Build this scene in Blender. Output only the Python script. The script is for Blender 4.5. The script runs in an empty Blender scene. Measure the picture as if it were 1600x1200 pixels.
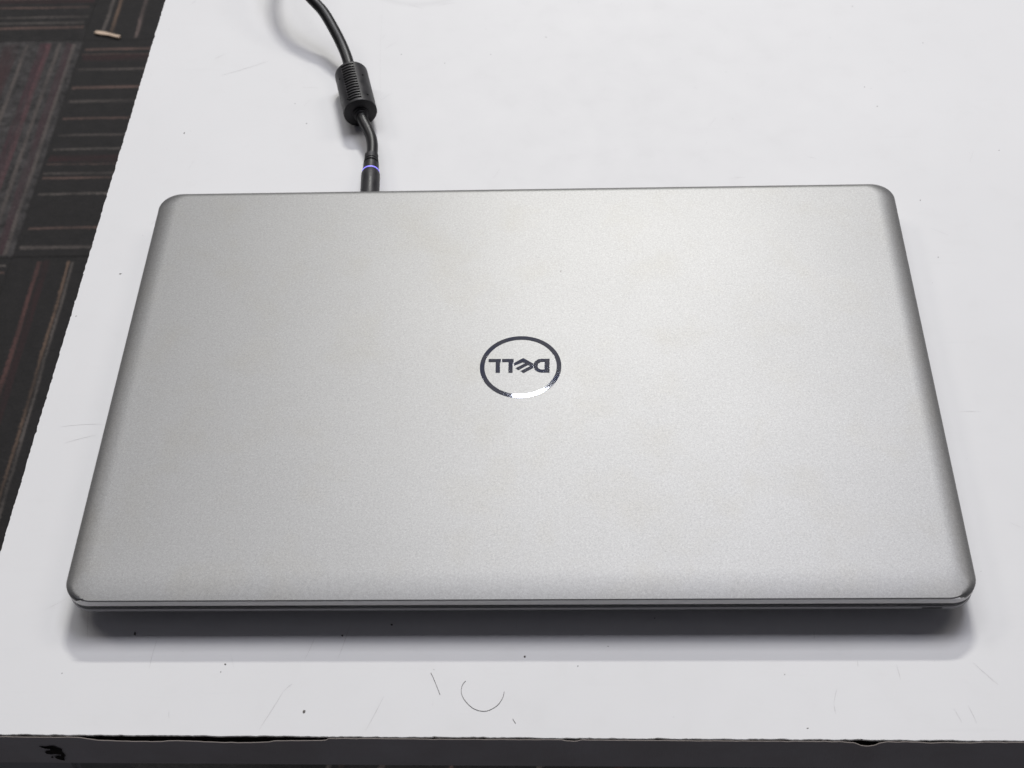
import bpy, bmesh, math, random
from mathutils import Vector, Matrix, noise as mnoise
random.seed(7)
C = bpy.context.scene.collection

# ------------------------------------------------------------------ camera, world, lamps, exposure
cam_d = bpy.data.cameras.new('camera'); cam = bpy.data.objects.new('camera', cam_d); C.objects.link(cam)
bpy.context.scene.camera = cam
cam_d.sensor_width = 36.0; cam_d.lens = 2345.36/1600*36.0
cam_d.clip_start = 0.02; cam_d.clip_end = 50
Rr = ((0.99917147, 0.01844234, -0.03628026), (-0.009352, -0.76354304, -0.64568921), (-0.03960956, 0.64549353, -0.76273795))
m = Matrix.Identity(4)
for i in range(3):
    m[i][0] = Rr[0][i]; m[i][1] = -Rr[1][i]; m[i][2] = -Rr[2][i]
m[0][3], m[1][3], m[2][3] = 0.20199228, -0.31386702, 0.51686159
cam.matrix_world = m
cam_d.dof.use_dof = True; cam_d.dof.focus_distance = 0.66; cam_d.dof.aperture_fstop = 25

world = bpy.data.worlds.new('World'); bpy.context.scene.world = world; world.use_nodes = True
wb = world.node_tree.nodes['Background']; wb.inputs[0].default_value = (0.85, 0.84, 1.0, 1); wb.inputs[1].default_value = 0.079
def lamp(name, loc, sx, sy, power, col, rz=0):
    d = bpy.data.lights.new(name, 'AREA'); d.shape = 'RECTANGLE'; d.size = sx; d.size_y = sy
    d.energy = power; d.color = col
    o = bpy.data.objects.new(name, d); C.objects.link(o); o.location = loc; o.rotation_euler = (0, 0, math.radians(rz))
    return o
lamp('ceiling_panel_light', (1.13, 3.46, 5.0), 2.4, 1.64, 164, (0.93, 0.94, 1.0))
lamp('added_fill_light_front', (1.13, 2.20, 5.0), 2.4, 0.70, 54, (0.86, 0.86, 1.0))  # unseen fill lamp, added to brighten the front of the lid
lamp('ceiling_strip_light', (0.45, 5.50, 5.0), 1.15, 0.33, 378, (1.0, 0.985, 0.93))
lamp('added_fill_light_left', (-1.45, 2.60, 5.0), 2.2, 1.50, 76, (0.97, 0.975, 1.0))  # dim fill lamp, added so the near left of the lid reads lighter
lamp('ceiling_panel_light_left', (-4.4, 3.46, 5.0), 1.7, 1.49, 80, (1.0, 0.95, 0.91))
lamp('ceiling_panel_light_right', (4.6, 3.46, 5.0), 2.6, 1.49, 85, (1.0, 0.95, 0.91))
sc = bpy.context.scene
sc.view_settings.view_transform = 'Standard'; sc.view_settings.look = 'None'
sc.view_settings.exposure = 0; sc.view_settings.gamma = 1

# ------------------------------------------------------------------ helpers
def obj(name, mesh, mat=None, parent=None, smooth=False):
    o = bpy.data.objects.new(name, mesh); C.objects.link(o)
    if mat: mesh.materials.append(mat)
    if smooth:
        for p in mesh.polygons: p.use_smooth = True
    if parent: o.parent = parent
    return o
def tag(o, label=None, cat=None, group=None, kind=None):
    if label: o['label'] = label
    if cat: o['category'] = cat
    if group: o['group'] = group
    if kind: o['kind'] = kind
    return o
def empty(name, loc=(0, 0, 0)):
    o = bpy.data.objects.new(name, None); C.objects.link(o); o.location = loc; o.empty_display_size = 0.02; return o
def pydata(name, v, f):
    me = bpy.data.meshes.new(name); me.from_pydata(v, [], f); me.update()
    bm = bmesh.new(); bm.from_mesh(me); bmesh.ops.recalc_face_normals(bm, faces=bm.faces); bm.to_mesh(me); bm.free()
    return me
def box(name, lo, hi, bevel=0.0):
    bm = bmesh.new(); bmesh.ops.create_cube(bm, size=1)
    for v in bm.verts:
        v.co = Vector([(lo[i]+hi[i])/2 + v.co[i]*(hi[i]-lo[i]) for i in range(3)])
    if bevel: bmesh.ops.bevel(bm, geom=bm.edges[:], offset=bevel, segments=2, affect='EDGES')
    me = bpy.data.meshes.new(name); bm.to_mesh(me); bm.free(); return me
def prism(name, poly, z0, z1):
    """poly: outline in x,y; extruded from z0 to z1"""
    bm = bmesh.new()
    a = [bm.verts.new((p[0], p[1], z0)) for p in poly]; b = [bm.verts.new((p[0], p[1], z1)) for p in poly]
    bm.faces.new(a[::-1]); bm.faces.new(b)
    n = len(poly)
    for i in range(n): bm.faces.new((a[i], a[(i+1) % n], b[(i+1) % n], b[i]))
    bmesh.ops.recalc_face_normals(bm, faces=bm.faces)
    me = bpy.data.meshes.new(name); bm.to_mesh(me); bm.free(); return me
def flat_curve(name, loops, z, thick, bevel=0.00003):
    cu = bpy.data.curves.new(name, 'CURVE'); cu.dimensions = '2D'; cu.fill_mode = 'BOTH'
    cu.extrude = thick/2; cu.bevel_depth = bevel; cu.bevel_resolution = 1; cu.offset = -bevel
    for L in loops:
        s = cu.splines.new('POLY'); s.points.add(len(L)-1)
        for i, p in enumerate(L): s.points[i].co = (p[0], p[1], 0, 1)
        s.use_cyclic_u = True
    t = bpy.data.objects.new('t', cu); me = bpy.data.meshes.new_from_object(t); bpy.data.objects.remove(t)
    me.name = name
    for v in me.vertices: v.co.z += z
    return me
def rrect(W, D, r, n=10, x0=0, y0=0):
    pts = []
    r = max(r, 0.0004)
    for cx, cy, a0 in ((x0+W-r, y0+r, -90), (x0+W-r, y0+D-r, 0), (x0+r, y0+D-r, 90), (x0+r, y0+r, 180)):
        for k in range(n+1):
            a = math.radians(a0+90*k/n); pts.append((cx+r*math.cos(a), cy+r*math.sin(a)))
    return pts
def loft(name, loops, cap0=True, cap1=True):
    v = [p for L in loops for p in L]; n = len(loops[0]); f = []
    for j in range(len(loops)-1):
        for i in range(n):
            f.append((j*n+i, j*n+(i+1) % n, (j+1)*n+(i+1) % n, (j+1)*n+i))
    if cap0: f.append(tuple(range(n))[::-1])
    if cap1: f.append(tuple(range((len(loops)-1)*n, len(loops)*n)))
    return pydata(name, v, f)
def catmull(P, k=8):
    out = []; Q = [2*P[0]-P[1]]+P+[2*P[-1]-P[-2]]
    for i in range(1, len(Q)-2):
        for j in range(k):
            t = j/k; a, b, c, d = Q[i-1], Q[i], Q[i+1], Q[i+2]
            out.append(0.5*((2*b)+(c-a)*t+(2*a-5*b+4*c-d)*t*t+(3*b-a-3*c+d)*t**3))
    out.append(P[-1]); return out
def tube(name, P, rad, n=16, cap=True):
    loops = []; up = Vector((0, 0, 1))
    for i, p in enumerate(P):
        t = (P[min(i+1, len(P)-1)]-P[max(i-1, 0)]).normalized()
        s = t.cross(up).normalized(); u = s.cross(t)
        r = rad(i/(len(P)-1)) if callable(rad) else rad
        loops.append([tuple(p+s*r*math.cos(2*math.pi*k/n)+u*r*math.sin(2*math.pi*k/n)) for k in range(n)])
    return loft(name, loops, cap, cap)
def turned(name, p0, axis, prof, n=32):
    """prof: (distance along the axis, radius)"""
    t = axis.normalized(); s = t.cross(Vector((0, 0, 1))).normalized(); u = s.cross(t)
    return loft(name, [[tuple(p0+t*d+s*r*math.cos(2*math.pi*k/n)+u*r*math.sin(2*math.pi*k/n)) for k in range(n)] for d, r in prof])

# ------------------------------------------------------------------ materials
def mat(name, col=(0.5, 0.5, 0.5), rough=0.5, metal=0.0, **kw):
    M = bpy.data.materials.new(name); M.use_nodes = True
    b = M.node_tree.nodes['Principled BSDF']
    b.inputs['Base Color'].default_value = (*col, 1); b.inputs['Roughness'].default_value = rough; b.inputs['Metallic'].default_value = metal
    for k, v in kw.items(): b.inputs[k].default_value = v
    return M
class NT:
    def __init__(s, M): s.t = M.node_tree; s.n = s.t.nodes; s.b = s.n['Principled BSDF']
    def node(s, ty, **kw):
        x = s.n.new(ty)
        for k, v in kw.items(): setattr(x, k, v)
        return x
    def link(s, a, b): s.t.links.new(a, b)
    def coord(s, which='Object'): return s.node('ShaderNodeTexCoord').outputs[which]
    def noise(s, vec, scale, detail=2, rough=0.5):
        x = s.node('ShaderNodeTexNoise'); s.link(vec, x.inputs['Vector']); x.inputs['Scale'].default_value = scale
        x.inputs['Detail'].default_value = detail; x.inputs['Roughness'].default_value = rough; return x.outputs['Fac']
    def ramp(s, fac, stops, interp='LINEAR'):
        x = s.node('ShaderNodeValToRGB'); e = x.color_ramp.elements; x.color_ramp.interpolation = interp
        while len(e) < len(stops): e.new(0.5)
        for i, (p, c) in enumerate(stops):
            e[i].position = p; e[i].color = (*c, 1) if len(c) == 3 else c
        s.link(fac, x.inputs[0]); return x.outputs['Color']
    def math(s, op, a, b=None, c=None):
        x = s.node('ShaderNodeMath', operation=op)
        for i, q in enumerate((a, b, c)):
            if q is None: continue
            if isinstance(q, (int, float)): x.inputs[i].default_value = q
            else: s.link(q, x.inputs[i])
        return x.outputs[0]
    def mix(s, fac, a, b, blend='MIX'):
        x = s.node('ShaderNodeMix', data_type='RGBA', blend_type=blend)
        for sock, q in ((x.inputs[0], fac), (x.inputs[6], a), (x.inputs[7], b)):
            if isinstance(q, (int, float)): sock.default_value = q
            elif isinstance(q, tuple): sock.default_value = (*q, 1)
            else: s.link(q, sock)
        return x.outputs[2]
    def bump(s, h, strength, dist):
        x = s.node('ShaderNodeBump'); x.inputs['Strength'].default_value = strength; x.inputs['Distance'].default_value = dist
        s.link(h, x.inputs['Height']); s.link(x.outputs[0], s.b.inputs['Normal'])

# sand-blasted silver lid paint
M_lid = mat('silver_paint', (0.5, 0.5, 0.5), 0.5, 0.75)
t = NT(M_lid); co = t.coord()
fine = t.noise(co, 2600, 2, 0.7); mid = t.noise(co, 1100, 2, 0.6); big = t.noise(co, 14, 3, 0.55); smear = t.noise(co, 38, 3, 0.6)
g = t.math('ADD', t.math('MULTIPLY', fine, 0.65), t.math('MULTIPLY', mid, 0.35))
grain = t.ramp(g, [(0.32, (0.145, 0.1448, 0.142)), (0.5, (0.183, 0.1828, 0.180)), (0.68, (0.228, 0.2278, 0.225))])
warm = t.ramp(smear, [(0.5, (1, 1, 1)), (0.72, (0.978, 0.969, 0.945))])
t.link(t.mix(1.0, grain, warm, 'MULTIPLY'), t.b.inputs['Base Color'])
t.link(t.math('ADD', t.math('MULTIPLY', big, 0.03), 0.465), t.b.inputs['Roughness'])
t.bump(fine, 0.25, 0.00004)

M_base = mat('silver_plastic', (0.30, 0.30, 0.31), 0.45, 0.35)
t = NT(M_base); co = t.coord(); t.bump(t.noise(co, 1500, 2), 0.2, 0.00004)
M_bez = mat('silver_bezel', (0.80, 0.79, 0.78), 0.4, 0.1)
M_black = mat('black_rubber', (0.012, 0.012, 0.013), 0.6)
M_slit = mat('dark_slit', (0.008, 0.008, 0.009), 0.4)
M_chip = mat('bare_chip', (0.03, 0.03, 0.035), 0.7)
M_chrome = mat('mirror_chrome', (0.86, 0.90, 1.0), 0.025, 1.0)
t = NT(M_chrome); co = t.coord()
t.link(t.ramp(t.noise(co, 110, 3, 0.6), [(0.35, (0.62, 0.68, 0.90)), (0.55, (0.95, 0.97, 1.0))]), t.b.inputs['Base Color'])  # bluish variation in the base colour imitates uneven reflections of the room

# cord
M_cord = mat('black_cord', (0.006, 0.006, 0.0065), 0.42, **{'Specular IOR Level': 0.35})
t = NT(M_cord); co = t.coord(); t.bump(t.noise(co, 900, 2), 0.25, 0.00008)
M_ferr = mat('black_moulding', (0.016, 0.015, 0.017), 0.42, **{'Specular IOR Level': 0.32})
t = NT(M_ferr); co = t.coord(); nz = t.noise(co, 160, 4, 0.7)
t.link(t.ramp(nz, [(0.35, (0.012, 0.012, 0.013)), (0.75, (0.028, 0.026, 0.028))]), t.b.inputs['Base Color'])
t.link(t.ramp(nz, [(0.3, (0.36, 0.36, 0.36)), (0.7, (0.56, 0.56, 0.56))]), t.b.inputs['Roughness'])
t.bump(t.noise(co, 1400, 2), 0.2, 0.00006)
M_led = mat('blue_led', (0.2, 0.2, 0.8), 0.4); b = M_led.node_tree.nodes['Principled BSDF']
b.inputs['Emission Color'].default_value = (0.30, 0.24, 1.0, 1); b.inputs['Emission Strength'].default_value = 0.75

# white laminate
M_lam = mat('white_laminate', (0.7, 0.7, 0.7), 0.38, **{'Specular IOR Level': 0.18})
t = NT(M_lam); co = t.coord()
n1 = t.noise(co, 5, 4, 0.6); n2 = t.noise(co, 60, 4, 0.65)
c1 = t.ramp(n1, [(0.3, (0.60, 0.599, 0.597)), (0.7, (0.63, 0.629, 0.627))])
c2 = t.ramp(n2, [(0.55, (1, 1, 1)), (0.8, (0.982, 0.981, 0.978))])
sx = t.node('ShaderNodeSeparateXYZ'); t.link(co, sx.inputs[0])
# one faint dried ring mark left by a cup near the far edge
dx = t.math('SUBTRACT', sx.outputs[0], 0.1163); dy = t.math('SUBTRACT', sx.outputs[1], 0.446)
rr = t.math('SQRT', t.math('ADD', t.math('MULTIPLY', dx, dx), t.math('MULTIPLY', dy, dy)))
ring = t.math('ABSOLUTE', t.math('SUBTRACT', rr, 0.035))
ringm = t.ramp(ring, [(0.0, (0.93, 0.93, 0.93)), (0.0035, (1, 1, 1))])
# roughness worn into fine streaks
mp = t.node('ShaderNodeMapping'); t.link(co, mp.inputs[0]); mp.inputs['Scale'].default_value = (18, 420, 1); mp.inputs['Rotation'].default_value = (0, 0, 0.9)
n3 = t.noise(mp.outputs[0], 1, 3, 0.6)
c3 = t.ramp(n3, [(0.62, (1, 1, 1)), (0.78, (0.978, 0.978, 0.978))])
t.link(t.mix(1.0, t.mix(1.0, t.mix(1.0, c1, c2, 'MULTIPLY'), ringm, 'MULTIPLY'), c3, 'MULTIPLY'), t.b.inputs['Base Color'])
t.link(t.ramp(n2, [(0.3, (0.47, 0.47, 0.47)), (0.7, (0.53, 0.53, 0.53))]), t.b.inputs['Roughness'])
t.bump(t.noise(co, 700, 3), 0.12, 0.0001)
M_band = mat('edge_laminate', (0.66, 0.64, 0.62), 0.45)
t = NT(M_band); co = t.coord()
t.link(t.ramp(t.noise(co, 30, 4, 0.6), [(0.35, (0.60, 0.57, 0.55)), (0.7, (0.68, 0.66, 0.65))]), t.b.inputs['Base Color'])
M_core = mat('dark_chipboard', (0.02, 0.016, 0.013), 0.95)
t = NT(M_core); co = t.coord(); t.link(t.ramp(t.noise(co, 500, 3), [(0.3, (0.010, 0.008, 0.007)), (0.8, (0.045, 0.035, 0.028))]), t.b.inputs['Base Color'])
M_hair = mat('dark_hair', (0.13, 0.12, 0.115), 0.5)
M_dirt = mat('dark_dirt', (0.085, 0.078, 0.07), 0.8)
M_scr = mat('scratch_line', (0.40, 0.39, 0.385), 0.8)
M_leg = mat('grey_metal_leg', (0.45, 0.45, 0.45), 0.5)
M_wood = mat('pale_wood', (0.42, 0.32, 0.24), 0.7)

# ------------------------------------------------------------------ floor of carpet tiles
FZ = -0.73
floor = obj('floor', box('floor', (-5, -4, FZ-0.05), (5, 6, FZ-0.006)), mat('concrete_floor', (0.05, 0.05, 0.05), 0.9)); tag(floor, kind='structure')
GREY = (0.056, 0.047, 0.043); PINK = (0.064, 0.040, 0.034); RED = (0.028, 0.009, 0.010); ORG = (0.078, 0.051, 0.036); TAUPE = (0.064, 0.055, 0.050)
DARK = (0.0058, 0.0050, 0.0050); DGREY = (0.0225, 0.0205, 0.0205); DRED = (0.0135, 0.0048, 0.0054)
T = 0.42
def carpet_mat(name, axis, stripes, ground=DARK, mott=0.5):
    """stripes: (position across the tile in metres from its centre, width, colour)"""
    M = mat(name, ground, 0.95); t = NT(M); co = t.coord(); s = t.node('ShaderNodeSeparateXYZ'); t.link(co, s.inputs[0])
    a = s.outputs[axis]; l = s.outputs[1-axis]
    mp = t.node('ShaderNodeMapping'); t.link(co, mp.inputs[0]); sc_ = [40, 40, 1]; sc_[1-axis] = 9; mp.inputs['Scale'].default_value = sc_
    wob = t.noise(mp.outputs[0], 1, 2)
    fu = t.noise(co, 320, 3, 0.8)
    p = t.math('ADD', a, t.math('MULTIPLY', t.math('SUBTRACT', wob, 0.5), 0.004))
    p = t.math('ADD', p, t.math('MULTIPLY', t.math('SUBTRACT', fu, 0.5), 0.008))
    p = t.math('MULTIPLY_ADD', p, 1/T, 0.5)
    SS = sorted(stripes); scol = None; salp = None
    for j in range(0, len(SS), 12):
        st = [(0.0, (*ground, 0))]
        for c_, w, col in SS[j:j+12]:
            st.append((max(0.001, (c_-w/2)/T+0.5), (*col, 1))); st.append((min(0.999, (c_+w/2)/T+0.5), (*ground, 0)))
        x = t.node('ShaderNodeValToRGB'); x.color_ramp.interpolation = 'CONSTANT'; e = x.color_ramp.elements
        while len(e) < len(st): e.new(0.5)
        for i, (q, c_) in enumerate(st): e[i].position = q; e[i].color = c_
        t.link(p, x.inputs[0])
        if scol is None: scol, salp = x.outputs['Color'], x.outputs['Alpha']
        else: scol = t.mix(x.outputs['Alpha'], scol, x.outputs['Color']); salp = t.math('MAXIMUM', salp, x.outputs['Alpha'])
    mp2 = t.node('ShaderNodeMapping'); t.link(co, mp2.inputs[0]); s2 = [90, 90, 1]; s2[1-axis] = 12; mp2.inputs['Scale'].default_value = s2
    fade = t.ramp(t.noise(mp2.outputs[0], 1, 3, 0.6), [(0.30, (0.12,)*3), (0.62, (1, 1, 1))])
    ends = t.math('LESS_THAN', t.math('ADD', t.math('ABSOLUTE', l), t.math('MULTIPLY', t.math('SUBTRACT', wob, 0.5), 0.02)), T/2-0.006)
    fac = t.math('MULTIPLY', t.math('MULTIPLY', salp, fade), ends)
    mo = t.noise(co, 60, 6, 0.8)
    gr = t.ramp(mo, [(0.38, tuple(g_*(1-mott*0.75) for g_ in ground)), (0.68, tuple(g_*(1+mott) for g_ in ground))])
    col = t.mix(fac, gr, scol)
    tuft = t.ramp(fu, [(0.3, (0.45,)*3), (0.7, (1.75,)*3)])
    t.link(t.mix(1.0, col, tuft, 'MULTIPLY'), t.b.inputs['Base Color'])
    t.bump(t.noise(co, 330, 3, 0.7), 0.9, 0.002)
    return M
X0, Y0 = -0.4635, 0.947           # joint corner of the tiles that show beside the table
cy = lambda y, row: y-(Y0+row*T+T/2)
cx = lambda x, c_: x-(X0+c_*T+T/2)
mH = carpet_mat('carpet_rows', 1, [(cy(v, 0), w, c_) for v, w, c_ in [(1.3459, .004, PINK), (1.327, .014, DRED), (1.334, .003, PINK), (1.3026, .004, GREY), (1.2635, .0055, PINK), (1.2352, .0045, GREY), (1.2, .0035, PINK), (1.1682, .003, GREY), (1.1395, .0035, TAUPE), (1.121, .013, DRED), (1.111, .003, PINK), (1.0944, .0035, GREY), (1.085, .003, PINK), (1.0554, .0035, TAUPE), (.9961, .0035, PINK), (.9618, .0035, GREY)]])
mV0 = carpet_mat('carpet_grey_columns', 0, [(cx(v, -1), w, c_) for v, w, c_ in [(-.5620, .022, (.022, .011, .012)), (-.5404, .0045, GREY), (-.5104, .006, (.05, .022, .025)), (-.5185, .010, (.026, .012, .015)), (-.4960, .004, GREY), (-.4822, .011, (.026, .014, .0165)), (-.4750, .0045, GREY), (-.60, .006, RED), (-.66, .004, GREY), (-.72, .004, PINK), (-.78, .012, DRED)]], DGREY, 0.95)
mV1 = carpet_mat('carpet_columns', 0, [(cx(v, 0), w, c_) for v, w, c_ in [(-.4290, .005, (.062, .028, .025)), (-.421, .009, DRED), (-.3942, .003, ORG), (-.3885, .0035, TAUPE), (-.35, .004, PINK), (-.30, .004, GREY), (-.26, .008, RED), (-.20, .004, ORG), (-.13, .004, GREY)]])
mV2 = carpet_mat('carpet_far_columns', 0, [(cx(v, 0), w, c_) for v, w, c_ in [(-.4402, .005, TAUPE), (-.4295, .005, ORG), (-.3925, .005, (.08, .06, .055)), (-.33, .004, PINK), (-.25, .004, GREY), (-.18, .008, RED)]])
mH2 = carpet_mat('carpet_left_rows', 1, [(cy(v, 1), w, c_) for v, w, c_ in [(1.4579, .011, DRED), (1.4640, .003, PINK), (1.4430, .0035, PINK), (1.4203, .004, GREY), (1.4070, .004, TAUPE), (1.3965, .005, PINK), (1.50, .005, PINK), (1.56, .005, GREY), (1.63, .012, RED), (1.70, .004, TAUPE)]], DARK, 0.9)
mH3 = carpet_mat('carpet_near_rows', 1, [(cy(v, -1), w, c_) for v, w, c_ in [(.9318, .004, TAUPE), (.9201, .004, PINK), (.88, .004, GREY), (.82, .01, DRED), (.75, .004, PINK), (.70, .004, GREY), (.64, .004, ORG), (.58, .004, TAUPE)]])
tile_me = {}
def tile(c_, r_):
    if (c_ + r_) % 2 == 0: M = {1: mH}.get(1) if not (c_ == -1) else mH2
    else: M = mV0
    if (c_, r_) == (0, 0): M = mH
    elif (c_, r_) == (-1, 0): M = mV0
    elif (c_, r_) == (0, -1): M = mV1
    elif (c_, r_) == (0, 1): M = mV2
    elif (c_, r_) == (-1, 1): M = mH2
    elif (c_, r_) == (-1, -1): M = mH3
    else: M = (mH, mH3)[r_ % 2] if (c_+r_) % 2 == 0 else (mV1, mV2)[c_ % 2]
    if M.name not in tile_me:
        me = box('carpet_tile', (-T/2+.0001, -T/2+.0001, -0.006), (T/2-.0001, T/2-.0001, 0.0), 0.0003); me.materials.append(M); tile_me[M.name] = me
    o = obj('carpet_tile', tile_me[M.name], None, floor)
    o.location = (X0+c_*T+T/2, Y0+r_*T+T/2, FZ + random.uniform(-.0003, .0003))
for c_ in range(-5, 5):
    for r_ in range(-5, 5): tile(c_, r_)

# a pale splinter lying on the carpet
spl = obj('wood_splinter', prism('wood_splinter', [(-.0195, -.0022), (-.010, -.0030), (.002, -.0018), (.0185, -.0030), (.0195, .0012), (.006, .0018), (-.004, .0032), (-.018, .0024)], 0, .003), M_wood)
spl.location = (-0.4310, 1.3760, FZ+.0006); spl.rotation_euler.z = math.radians(-17)
tag(spl, 'small pale wood splinter lying on the dark striped carpet', 'splinter')

# ------------------------------------------------------------------ table
TX1, TY1 = 1.18, 0.70
lx = lambda y: -0.0376 + (y-0.033)*0.0117*1.0           # left edge line
fy = lambda x: -0.0499 - (x+0.0174)*0.0068              # front edge line
table = empty('table', (0.55, 0.32, FZ)); tag(table, 'white laminate table with chipped edges carrying the closed laptop', 'table')
TO = Vector((0.55, 0.32, FZ))
def tpart(name, me, M, smooth=False):
    for v in me.vertices: v.co -= TO
    o = obj(name, me, M, table, smooth); return o
# in this material object coordinates must equal table coordinates: keep the laminate un-shifted
# peeled stretch of the front band: (x, dip of the band below the top) in metres
DIP = [(-.040, .0009), (-.017, .0011), (-.002, .0013), (.0122, .0011), (.0128, .0011), (.020, .0034), (.032, .0042), (.045, .0043), (.0475, .0036), (.052, .0034), (.060, .0040), (.070, .0047), (.080, .0046), (.086, .0040), (.0886, .0030), (.098, .0028), (.108, .0024), (.1085, .0009), (.13, .0007), (.15, .0010), (.1970, .0007), (.1985, .0016), (.2030, .0016), (.2045, .0008), (.25, .0009), (.300, .0008), (.3060, .0016), (.3085, .0038), (.3110, .0044), (.3135, .0036), (.3155, .0014), (.32, .0007), (.3300, .0009), (.3325, .0015), (.336, .0014), (.338, .0008), (.345, .0012), (.350, .0010), (.354, .0006), (1.18, .0006)]
def dip(x):
    for (a, p), (b, q) in zip(DIP, DIP[1:]):
        if a <= x <= b: return p+(q-p)*(x-a)/(b-a)
    return .0007
def rag(s, k, amp):   # ragged offset, coarse plus small nicks
    v = amp*(mnoise.noise(Vector((s*k, 3.3, 0)))*0.6+mnoise.noise(Vector((s*k*4.1, 8.3, 0)))*0.5)
    q = mnoise.noise(Vector((s*k*1.7, 21.0, 0)))
    if q > 0.42: v += amp*3.5*(q-0.42)
    return v
out = []
x = lx(-.05)
while x < TX1:
    y = fy(x) + .0005 + max(-.0002, rag(x, 160, .0005)); out.append((x, y)); x += random.uniform(.0006, .0016) if x < .42 else .02
out.append((TX1, fy(TX1))); out.append((TX1, TY1))
y = TY1
while y > -.048:
    out.append((lx(y) + max(-.0003, rag(y, 380, .00055)), y)); y -= random.uniform(.0005, .0012) if y < .45 else .02
lam = obj('laminate_top', prism('laminate_top', out, -0.0009, 0.0), M_lam, table); lam.location = -TO
tpart('tabletop_core', prism('tabletop_core', [(lx(-.05)+.0016, fy(-.04)+.0030), (TX1-.002, fy(TX1)+.0030), (TX1-.002, TY1-.002), (lx(TY1)+.0016, TY1-.002)], -0.0224, -0.00092), M_core)
# front band: a strip with its own uneven top edge
xs = []; x = lx(-.05)
while x < TX1: xs.append(x); x += random.uniform(.0007, .0015) if x < .42 else .02
xs.append(TX1)
v = []; f = []
for x in xs:
    g = (dip(x)-.0005)*1.84                                # how wide the gap stands open, seen from above
    y = fy(x) - .0001; zt = -g*.22/1.84 - .00025 - (abs(rag(x, 200, .0003)) if x < .42 else 0)
    bow = max(0, g*.78/3.6) + .00005 + 0.00018*mnoise.noise(Vector((x*300, 1, 1)))
    v += [(x, y-bow, zt), (x, y-bow+.0002, zt+.00005), (x, y+.0010, -.0225), (x, y, -.0225)]
for i in range(len(xs)-1):
    for k in range(4): f.append((i*4+k, i*4+(k+1) % 4, (i+1)*4+(k+1) % 4, (i+1)*4+k))
f += [(0, 1, 2, 3), ((len(xs)-1)*4, (len(xs)-1)*4+1, (len(xs)-1)*4+2, (len(xs)-1)*4+3)]
fb = tpart('front_edge_band', pydata('front_edge_band', v, f), M_band)
fb.data.materials.append(mat('cut_laminate_edge', (0.33, 0.29, 0.26), 0.7))
for p in fb.data.polygons:
    if p.normal.z > 0.3: p.material_index = 1
tpart('side_edge_band', prism('side_edge_band', [(lx(-.048)+.0002, -.048), (lx(-.048)+.0012, -.048), (lx(TY1)+.0012, TY1), (lx(TY1)+.0002, TY1)], -0.0224, -0.0011), M_band)
# worn-through patches on the front band
def wz(px, py): return ((px/6.15-50)/4.06*.001-.0041, -(py/6.15-49.3)/1.84*.001)
for poly in ([(305, 385), (330, 400), (370, 392), (400, 385), (445, 382), (490, 405), (512, 415), (498, 440), (512, 480), (480, 487), (470, 465), (425, 460), (380, 464), (335, 457), (330, 440), (345, 432), (395, 430), (398, 412), (350, 408)],
             [(395, 487), (440, 478), (490, 490), (478, 522), (445, 518), (410, 505)], [(360, 488), (380, 484), (384, 494), (368, 498)]):
    me = prism('worn_patch', [wz(*p) for p in poly], 0, .0001)
    yb = fy(.001) - .0007
    for vv in me.vertices: vv.co = Vector((vv.co.x, yb+.00005-vv.co.z, vv.co.y))
    tpart('worn_patch', me, M_core)
for (a, b) in ((lx(-.04)+.004, fy(0)+.006), (TX1-.04, fy(TX1)+.006), (lx(.66)+.004, TY1-.045), (TX1-.04, TY1-.045)):
    tpart('leg', box('leg', (a, b, FZ), (a+.036, b+.036, -.0226), .002), M_leg)
tpart('apron_rail', box('apron_rail', (lx(0)+.045, .02, -.062), (TX1-.045, .04, -.0227), .001), M_leg)

# dirt specks, scratches: real marks lying on the laminate
SPECKS = [(182.7418, -16.2159), (203.4582, -20.5039), (110.1246, -6.5129), (129.4326, -1.5950), (26.6481, -5.3721), (65.0418, -19.3536), (63.7589, -22.7514), (0.9193, -23.1942), (-2.6829, 300.6200), (-17.4053, 196.2279), (-33.4175, 168.4139), (360.2010, 329.3861), (364.7808, 313.3170), (421.3424, 276.8263), (378.1639, 200.5924), (375.8727, 240.5151), (54.0661, 323.5131), (62.1242, 306.8492), (108.9845, 364.7663), (133.6973, 356.0870), (98.4045, -39.9532), (234.1467, 0.9743), (160.6136, 5.9985), (215.3320, -11.7359), (396.8864, 366.6011), (346.9331, 372.6862), (362.8476, 401.0776), (189.4824, 378.0060), (158.9947, 363.3146), (289.2997, -47.0030), (282.9416, -24.2950)]
BIG = {0: .45, 4: .55, 9: .42, 2: .42, 3: .42, 20: .5, 8: .4, 5: .4}
v = []; f = []
def blot(x, y, r, st=1.0, rot=0.0, z=.00004):
    n = 7; b0 = len(v)
    for k in range(n):
        a = 2*math.pi*k/n; q = r*random.uniform(.7, 1.2); px, py = q*math.cos(a)*st, q*math.sin(a)
        v.append((x+px*math.cos(rot)-py*math.sin(rot), y+px*math.sin(rot)+py*math.cos(rot), z))
    v.append((x, y, z+r*.35)); f.extend([(b0+k, b0+(k+1) % n, b0+n) for k in range(n)])
for i, (x, y) in enumerate(SPECKS): blot(x/1000, y/1000, BIG.get(i, .22)*.001, random.uniform(1, 2.0), random.uniform(0, 3))
for i in range(110):
    x, y = random.uniform(-.03, .43), random.uniform(-.048, .43)
    if -.0 < x < .36 and 0 < y < .24: continue
    if x < lx(y)+.002: continue
    blot(x, y, random.uniform(.05, .11)*.001, random.uniform(1, 2.5), random.uniform(0, 3))
tag(tpart('dirt_specks', pydata('dirt_specks', v, f), M_dirt), kind='stuff')
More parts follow.
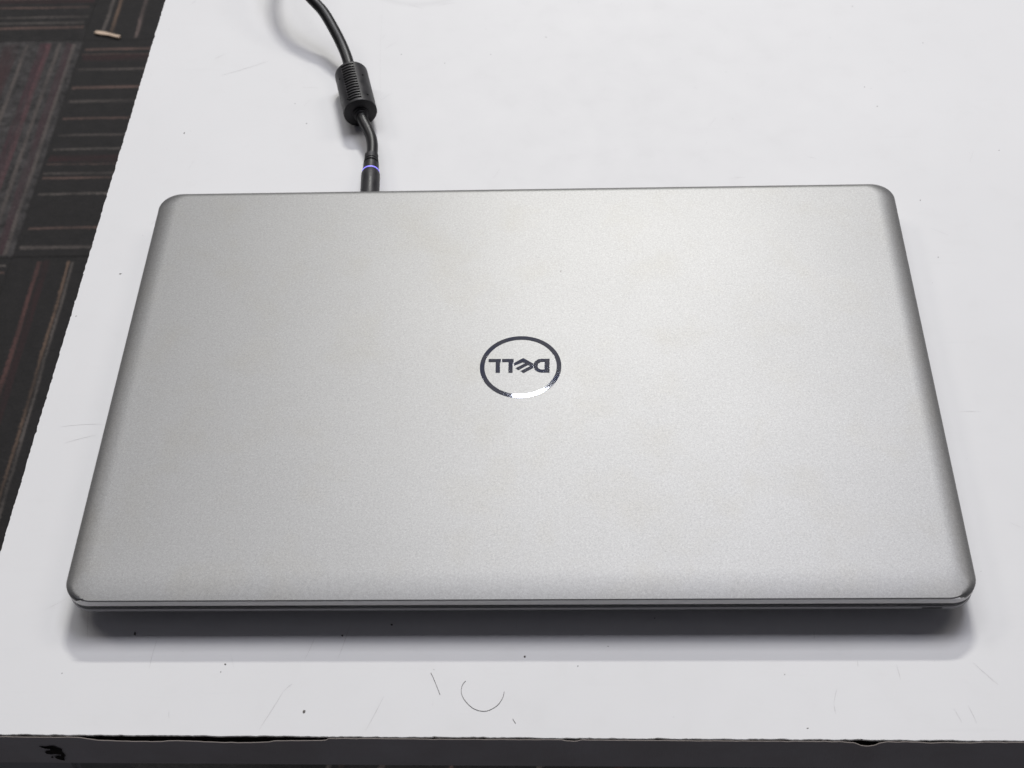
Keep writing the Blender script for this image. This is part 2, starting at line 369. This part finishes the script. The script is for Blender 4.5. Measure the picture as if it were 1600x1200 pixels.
SCR = [((113.1345, -0.0625), (109.3357, -17.1774)), ((99.1834, -7.0622), (96.1814, -17.1463)), ((82.0729, -47.4766), (89.4721, -31.1793)), ((89.4721, -31.1793), (92.5864, -27.8521)), ((122.7175, -48.0188), (128.7063, -33.4357)), ((-26.2987, 100.9075), (-7.1527, 102.1699)), ((326.0575, -19.9307), (326.7899, -26.5845)), ((302.2592, -30.3836), (300.2715, -36.8911)), ((300.2715, -36.8911), (300.4798, -41.1787)), ((344.8372, -38.8109), (346.9295, -44.6530)), ((350.3228, -37.4778), (352.3334, -44.9190)), ((296.3557, -4.7842), (295.8779, -9.1020)), ((4.1397, 363.7803), (9.6403, 368.2275)), ((9.9104, 348.8691), (35.1091, 361.1743)), ((-22.8272, 91.4471), (-9.3953, 96.0008)), ((95.0355, 412.7591), (102.9160, 302.1877)), ((3.9731, 15.7718), (8.0614, -8.2466)), ((363.4128, -28.8381), (355.4897, -19.1590)), ((311.5869, -18.2183), (311.4706, -21.0153)), ((46.0474, -39.3678), (46.5934, -42.6257)), ((35.9517, -8.3295), (35.1430, -21.2782))]
v = []; f = []
def scratch(a, b, w):
    d = (b-a); L = d.length; nrm = Vector((-d.y, d.x)).normalized(); n = max(3, int(L/.002)); b0 = len(v); bend = random.uniform(-.03, .03)*L
    for i in range(n+1):
        s = i/n; p = a+d*s+nrm*(bend*4*s*(1-s)+random.uniform(-1, 1)*w*.3); ww = w*(0.25+0.75*math.sin(math.pi*s))*random.uniform(.6, 1.1)
        v.append((*(p+nrm*ww/2), .00004)); v.append((*(p-nrm*ww/2), .00004))
    for i in range(n): f.append((b0+2*i, b0+2*i+1, b0+2*i+3, b0+2*i+2))
for i, (a, b) in enumerate(SCR): scratch(Vector(a)/1000, Vector(b)/1000, .00015 if i not in (15,) else .00005)
for i in range(60):
    a = Vector((random.uniform(-.02, .42), random.uniform(-.046, .42)))
    if 0 < a.x < .36 and 0 < a.y < .24: continue
    an = random.gauss(1.2, .9); L = random.uniform(.002, .012); scratch(a, a+Vector((math.cos(an), math.sin(an)))*L, .00007)
tag(tpart('scratches', pydata('scratches', v, f), M_scr), kind='stuff')
# hairs
HA = [[(159.9671, -26.8441), (158.8696, -28.5073), (158.4166, -31.0959), (159.0749, -33.6712), (160.7888, -36.2326), (163.1721, -38.5255), (165.9644, -39.6939), (168.7144, -39.6962), (171.4263, -38.2791), (173.2186, -36.5006), (174.5400, -33.9466), (175.0403, -31.5318)],
      [(146.2713, -23.3640), (147.0510, -24.8352), (148.2738, -27.7101), (149.4423, -30.5662), (150.2924, -32.7347)],
      [(178.5285, -43.0299), (179.0003, -43.9329), (179.6092, -44.9340)]]
for pts, lab in zip(HA, ('dark hair curled into an open ring on the table in front of the laptop', 'short straight dark hair on the table left of the curled hair', 'tiny dark hair clipping near the front table edge right of the curled hair')):
    P = catmull([Vector((a/1000, b_/1000, .00016)) for a, b_ in pts], 6)
    tag(obj('hair', tube('hair', P, .00009, 6), M_hair, None, True), lab, 'hair', 'loose hairs on the table')

# ------------------------------------------------------------------ laptop
W, D = 0.3585, 0.2355
laptop = empty('laptop', (0, 0, 0)); tag(laptop, 'closed silver laptop with a round chrome emblem, lying on the white table', 'laptop')
FO = -.0004
def lid_front(dz):      # the near edge falls away much more gently than the sides, then turns down at a crisp ridge
    if dz < .0008: return FO+.00015+.0135*(1-math.sqrt(dz/.0008))
    return FO+max(0.0, .00015*(1-(dz-.0008)/.0003))
def lloop(inset, z, r=.0105, front=0.0, n=12, y1=0.0):
    inset_x = inset-.0003
    return [(p[0], p[1], z) for p in rrect(W-2*inset_x, D+.0008-2*inset-front-y1, r-inset*.55, n, inset_x, inset+front)]
ZTOP = .0172
loops = [lloop(.0004, .0145, front=FO), lloop(.0, .0146, front=FO), lloop(0, .0149, front=FO)]
NR = 24; ax, az = .0098, .0019
for k in range(5):      # small rim rounding
    a = math.radians(90)*k/5; loops.append(lloop(.0003*(1-math.cos(a)), .0149+.0004*math.sin(a), front=FO-.0003*(1-math.cos(a))))
for k in range(NR+1):
    u = 1-k/NR
    ins = .0003+ax*(1-u); z_ = ZTOP-az*u**2.5
    loops.append(lloop(ins, z_, front=lid_front(ZTOP-z_)-ins, y1=-.55*(ins-.0003)))
loops.append(lloop(.0200, ZTOP+.00001)); loops.append(lloop(.03, ZTOP+.00001))
ZT = loops[-1][0][2]
lid = obj('lid', loft('lid', loops), M_lid, laptop, True)
# emblem
def circ(r, n=96): return [(.17964+r*math.cos(2*math.pi*k/n), .11896+r*math.sin(2*math.pi*k/n)) for k in range(n)]
obj('emblem_ring', flat_curve('emblem_ring', [circ(.01797), circ(.01592)], ZT+.00006, .00012), M_chrome, lid)
mm = lambda L: [(a/1000, (b_+.7)/1000) for a, b_ in L]
L1 = [(165.42, 122.87), (170.90, 122.80), (170.90, 121.04), (170.52, 120.98), (170.62, 114.80), (168.66, 114.82), (168.60, 121.07), (165.42, 121.11)]
L2 = [(171.39, 122.81), (176.52, 122.75), (176.56, 120.40), (176.15, 119.85), (176.20, 114.74), (174.30, 114.76), (174.26, 121.00), (171.39, 121.03)]
E_ = [(180.762, 123.254), (185.20, 119.92), (185.22, 117.40), (180.883, 114.399), (179.637, 115.618), (183.925, 118.534), (182.862, 119.107), (178.679, 116.186), (177.394, 117.316), (181.511, 120.058), (180.514, 120.725), (176.75, 118.813), (176.70, 120.35)]
DO = [(192.44, 122.63), (188.5466, 122.6806), (187.1362, 122.2771), (185.9097, 121.1222), (185.36, 119.8213), (185.25, 118.5177), (185.5945, 116.9320), (186.5540, 115.6218), (187.8927, 114.8646), (188.9458, 114.6663), (192.44, 114.62)]
DI = [(190.18, 120.8788), (188.5574, 120.9002), (187.5759, 120.0252), (187.1292, 118.4925), (187.5259, 117.1392), (188.5845, 116.4296), (190.18, 116.4089)]
for lo in ([L1], [L2], [E_], [DO, DI]):
    obj('letter', flat_curve('letter', [mm(q) for q in lo], ZT+.00006, .00012), M_chrome, lid)
# paint chips at the near left corner, specks and a scratch on the lid
v = []; f = []
for (x, y, r, z) in [(.0050, .0016, .30, .0163), (.0061, .0010, .45, .0164), (.0072, .0006, .45, .0165), (.0084, .0003, .32, .0166), (.0042, .0024, .25, .0161), (.0066, .0014, .2, .0166)]:
    blot(x, y, r*.001, 1.6, random.uniform(-.6, 0), z+.0002)
tag(obj('paint_chips', pydata('paint_chips', v, f), M_chip, lid), kind='stuff')
v = []; f = []
for (x, y, r) in [(.1974, .1775, .28), (.0284, .1911, .2), (.2387, .0212, .18), (.30, .10, .1), (.12, .08, .1), (.25, .17, .1)]: blot(x, y, r*.001, 1.3, 0, ZT+.00003)
tag(obj('lid_specks', pydata('lid_specks', v, f), mat('lid_dirt', (.12, .11, .1), .8), lid), kind='stuff')
# base: black gasket gap, shell tapering in underneath, feet
def raised(L, z1):      # the near run of the bezel stands higher, right up to the ridge of the lid
    return [(x, y, z+(z1-z)*max(0, min(1, (.0008-y)/.0006))) for x, y, z in L]
obj('screen_bezel', loft('screen_bezel', [lloop(.0012, .0127, front=FO), lloop(.0004, .0128, front=FO-.0003), lloop(.0002, .0130, front=FO-.0004), raised(lloop(.00015, .0143, front=FO-.0003), .0158), raised(lloop(.0004, .01448, front=FO-.0001), .0161), raised(lloop(.0012, .0145, front=FO+.0005), .0158)]), M_bez, laptop, True)
obj('gasket', loft('gasket', [lloop(.0016, .0090), lloop(.0016, .0129)]), M_black, laptop)
bl = [lloop(.0012, .0099, front=-.0004), lloop(.0003, .0097, front=-.0004), lloop(.0002, .0094, front=-.0004), lloop(.0002, .0084, front=-.0004), lloop(.0012, .0075, front=-.0003), lloop(.0030, .0068), lloop(.0100, .0050, .0120), lloop(.0200, .0028, .016), lloop(.0240, .0024, .017)]
bl.reverse()
obj('base_shell', loft('base_shell', bl), M_base, laptop, True)
for y in (.035, .195): obj('rubber_foot', box('rubber_foot', (.04, y, 0), (W-.04, y+.010, .0026), .0005), M_black, laptop)
obj('indicator_slit', box('indicator_slit', (.3375, -.0004, .0088), (.3452, .0020, .0093)), M_slit, laptop)
obj('hinge_cover', box('hinge_cover', (.0389, D-.004, .0110), (.2972, D+.0009, .0150), .0003), M_black, laptop)

# ------------------------------------------------------------------ power cable
cable = empty('power_cable', (.0922, .3036, 0)); tag(cable, 'black power cable with a ferrite cylinder and a blue lit plug behind the laptop', 'cable')
CO = Vector((.0922, .3036, 0))
def cpart(name, me, M, parent=cable, smooth=True):
    for q in me.vertices: q.co -= CO
    o = obj(name, me, M, parent, smooth)
    return o
fn = Vector((.0924, .3035, .0092)); ff = Vector((.0846, .3360, .0092)); fax = (ff-fn)
def sm(o, ang=35):
    o.data.shade_smooth() if hasattr(o.data, 'shade_smooth') else None
    me = o.data; me.set_sharp_from_angle(angle=math.radians(ang))
# ferrite: grooves moulded across its upper face, four small dimples
t_ = fax.normalized(); s_ = t_.cross(Vector((0, 0, 1))).normalized(); u_ = s_.cross(t_)
LEN = fax.length; NA, NL = 120, 150; R0 = .0089
loops = []
prof = [(0, .0005), (0, R0-.0006), (.0002, R0-.0002), (.0006, R0)] + [(.0006+(LEN-.0012)*k/NL, R0) for k in range(1, NL)] + [(LEN-.0006, R0), (LEN-.0002, R0-.0002), (LEN, R0-.0006), (LEN, .0005)]
dimps = [(.16, 52), (.66, 52), (.12, 128), (.72, 142)]
for d, r in prof:
    L = []
    for k in range(NA):
        a = 2*math.pi*k/NA; deg = math.degrees(a); q = r; s = d/LEN
        if .06 < s < .97 and 80 < deg < 124:
            ph = (s-.06)/.91*14 % 1
            if ph < .5: q -= .0007
        for ds, da in dimps:
            if math.hypot((s-ds)*LEN, math.radians(deg-da)*R0) < .00055: q -= .0008
        L.append(tuple(fn+t_*d+s_*q*math.cos(a)+u_*q*math.sin(a)))
    loops.append(L)
fer = cpart('ferrite_cylinder', loft('ferrite_cylinder', loops), M_ferr); sm(fer, 30)
col = cpart('collar', turned('collar', fn-t_*.0030, t_, [(0, .0031), (.0004, .0036), (.0011, .0036), (.0013, .0031), (.0017, .0031), (.0019, .0042), (.0032, .0044)]), M_ferr, None); col.parent = fer; sm(col)
# cord in two runs
V3 = lambda a, b_, c_: Vector((a, b_, c_))
P = [V3(.1008, .2672, .0082), V3(.1007, .2760, .0080), V3(.0996, .2840, .0080), V3(.0972, .2910, .0084), V3(.0943, .2975, .0090), fn+t_*.002]
cpart('cord', tube('cord', catmull(P, 8), .0029, 18), M_cord)
P = [ff-t_*.002, ff+t_*.004, V3(.0816, .3480, .0100), V3(.0783, .3570, .0118), V3(.0735, .3668, .0150), V3(.0665, .3790, .0190), V3(.0585, .3880, .0225), V3(.0470, .4030, .0270), V3(.0380, .4230, .0300), V3(.0340, .4500, .0290), V3(.0380, .4850, .0220), V3(.0500, .5300, .0110), V3(.0700, .5800, .0040), V3(.1100, .6400, .0031), V3(.1700, .6950, .0031), V3(.1950, .7060, .0020), V3(.2060, .7140, -.012), V3(.2090, .7160, -.06), V3(.2100, .7200, -.35), V3(.2150, .7300, -.66), V3(.2400, .7700, -.7260), V3(.3200, .8600, -.7268)]
cpart('cord', tube('cord', catmull(P, 8), .0030, 18), M_cord)
# plug
pa = V3(.1026, .2330, .0088); pb = V3(.1008, .2680, .0083); pt = (pb-pa).normalized(); L = (pb-pa).length
p1 = cpart('plug_body', turned('plug_body', pa, pt, [(0, .0040), (.0005, .0047), (.0205, .0048), (.0232, .0047), (.0243, .0043)]), M_ferr); sm(p1)
p2 = cpart('light_ring', turned('light_ring', pa+pt*.0243, pt, [(0, .00445), (.0008, .0044)]), M_led); sm(p2)
pr = [(0, .0041)]
for k in range(3): pr += [(.0055+k*.0019, .0040-k*.0002), (.0057+k*.0019, .0034), (.0066+k*.0019, .0034), (.0068+k*.0019, .0039-k*.0002)]
pr += [(.0125, .0035), (.0128, .0030)]
p3 = cpart('strain_relief', turned('strain_relief', pa+pt*.0251, pt, pr), M_ferr); sm(p3)
sm(lid, 25)
for o in bpy.data.objects:
    if o.name in ('base_shell', 'screen_bezel'): sm(o, 30)
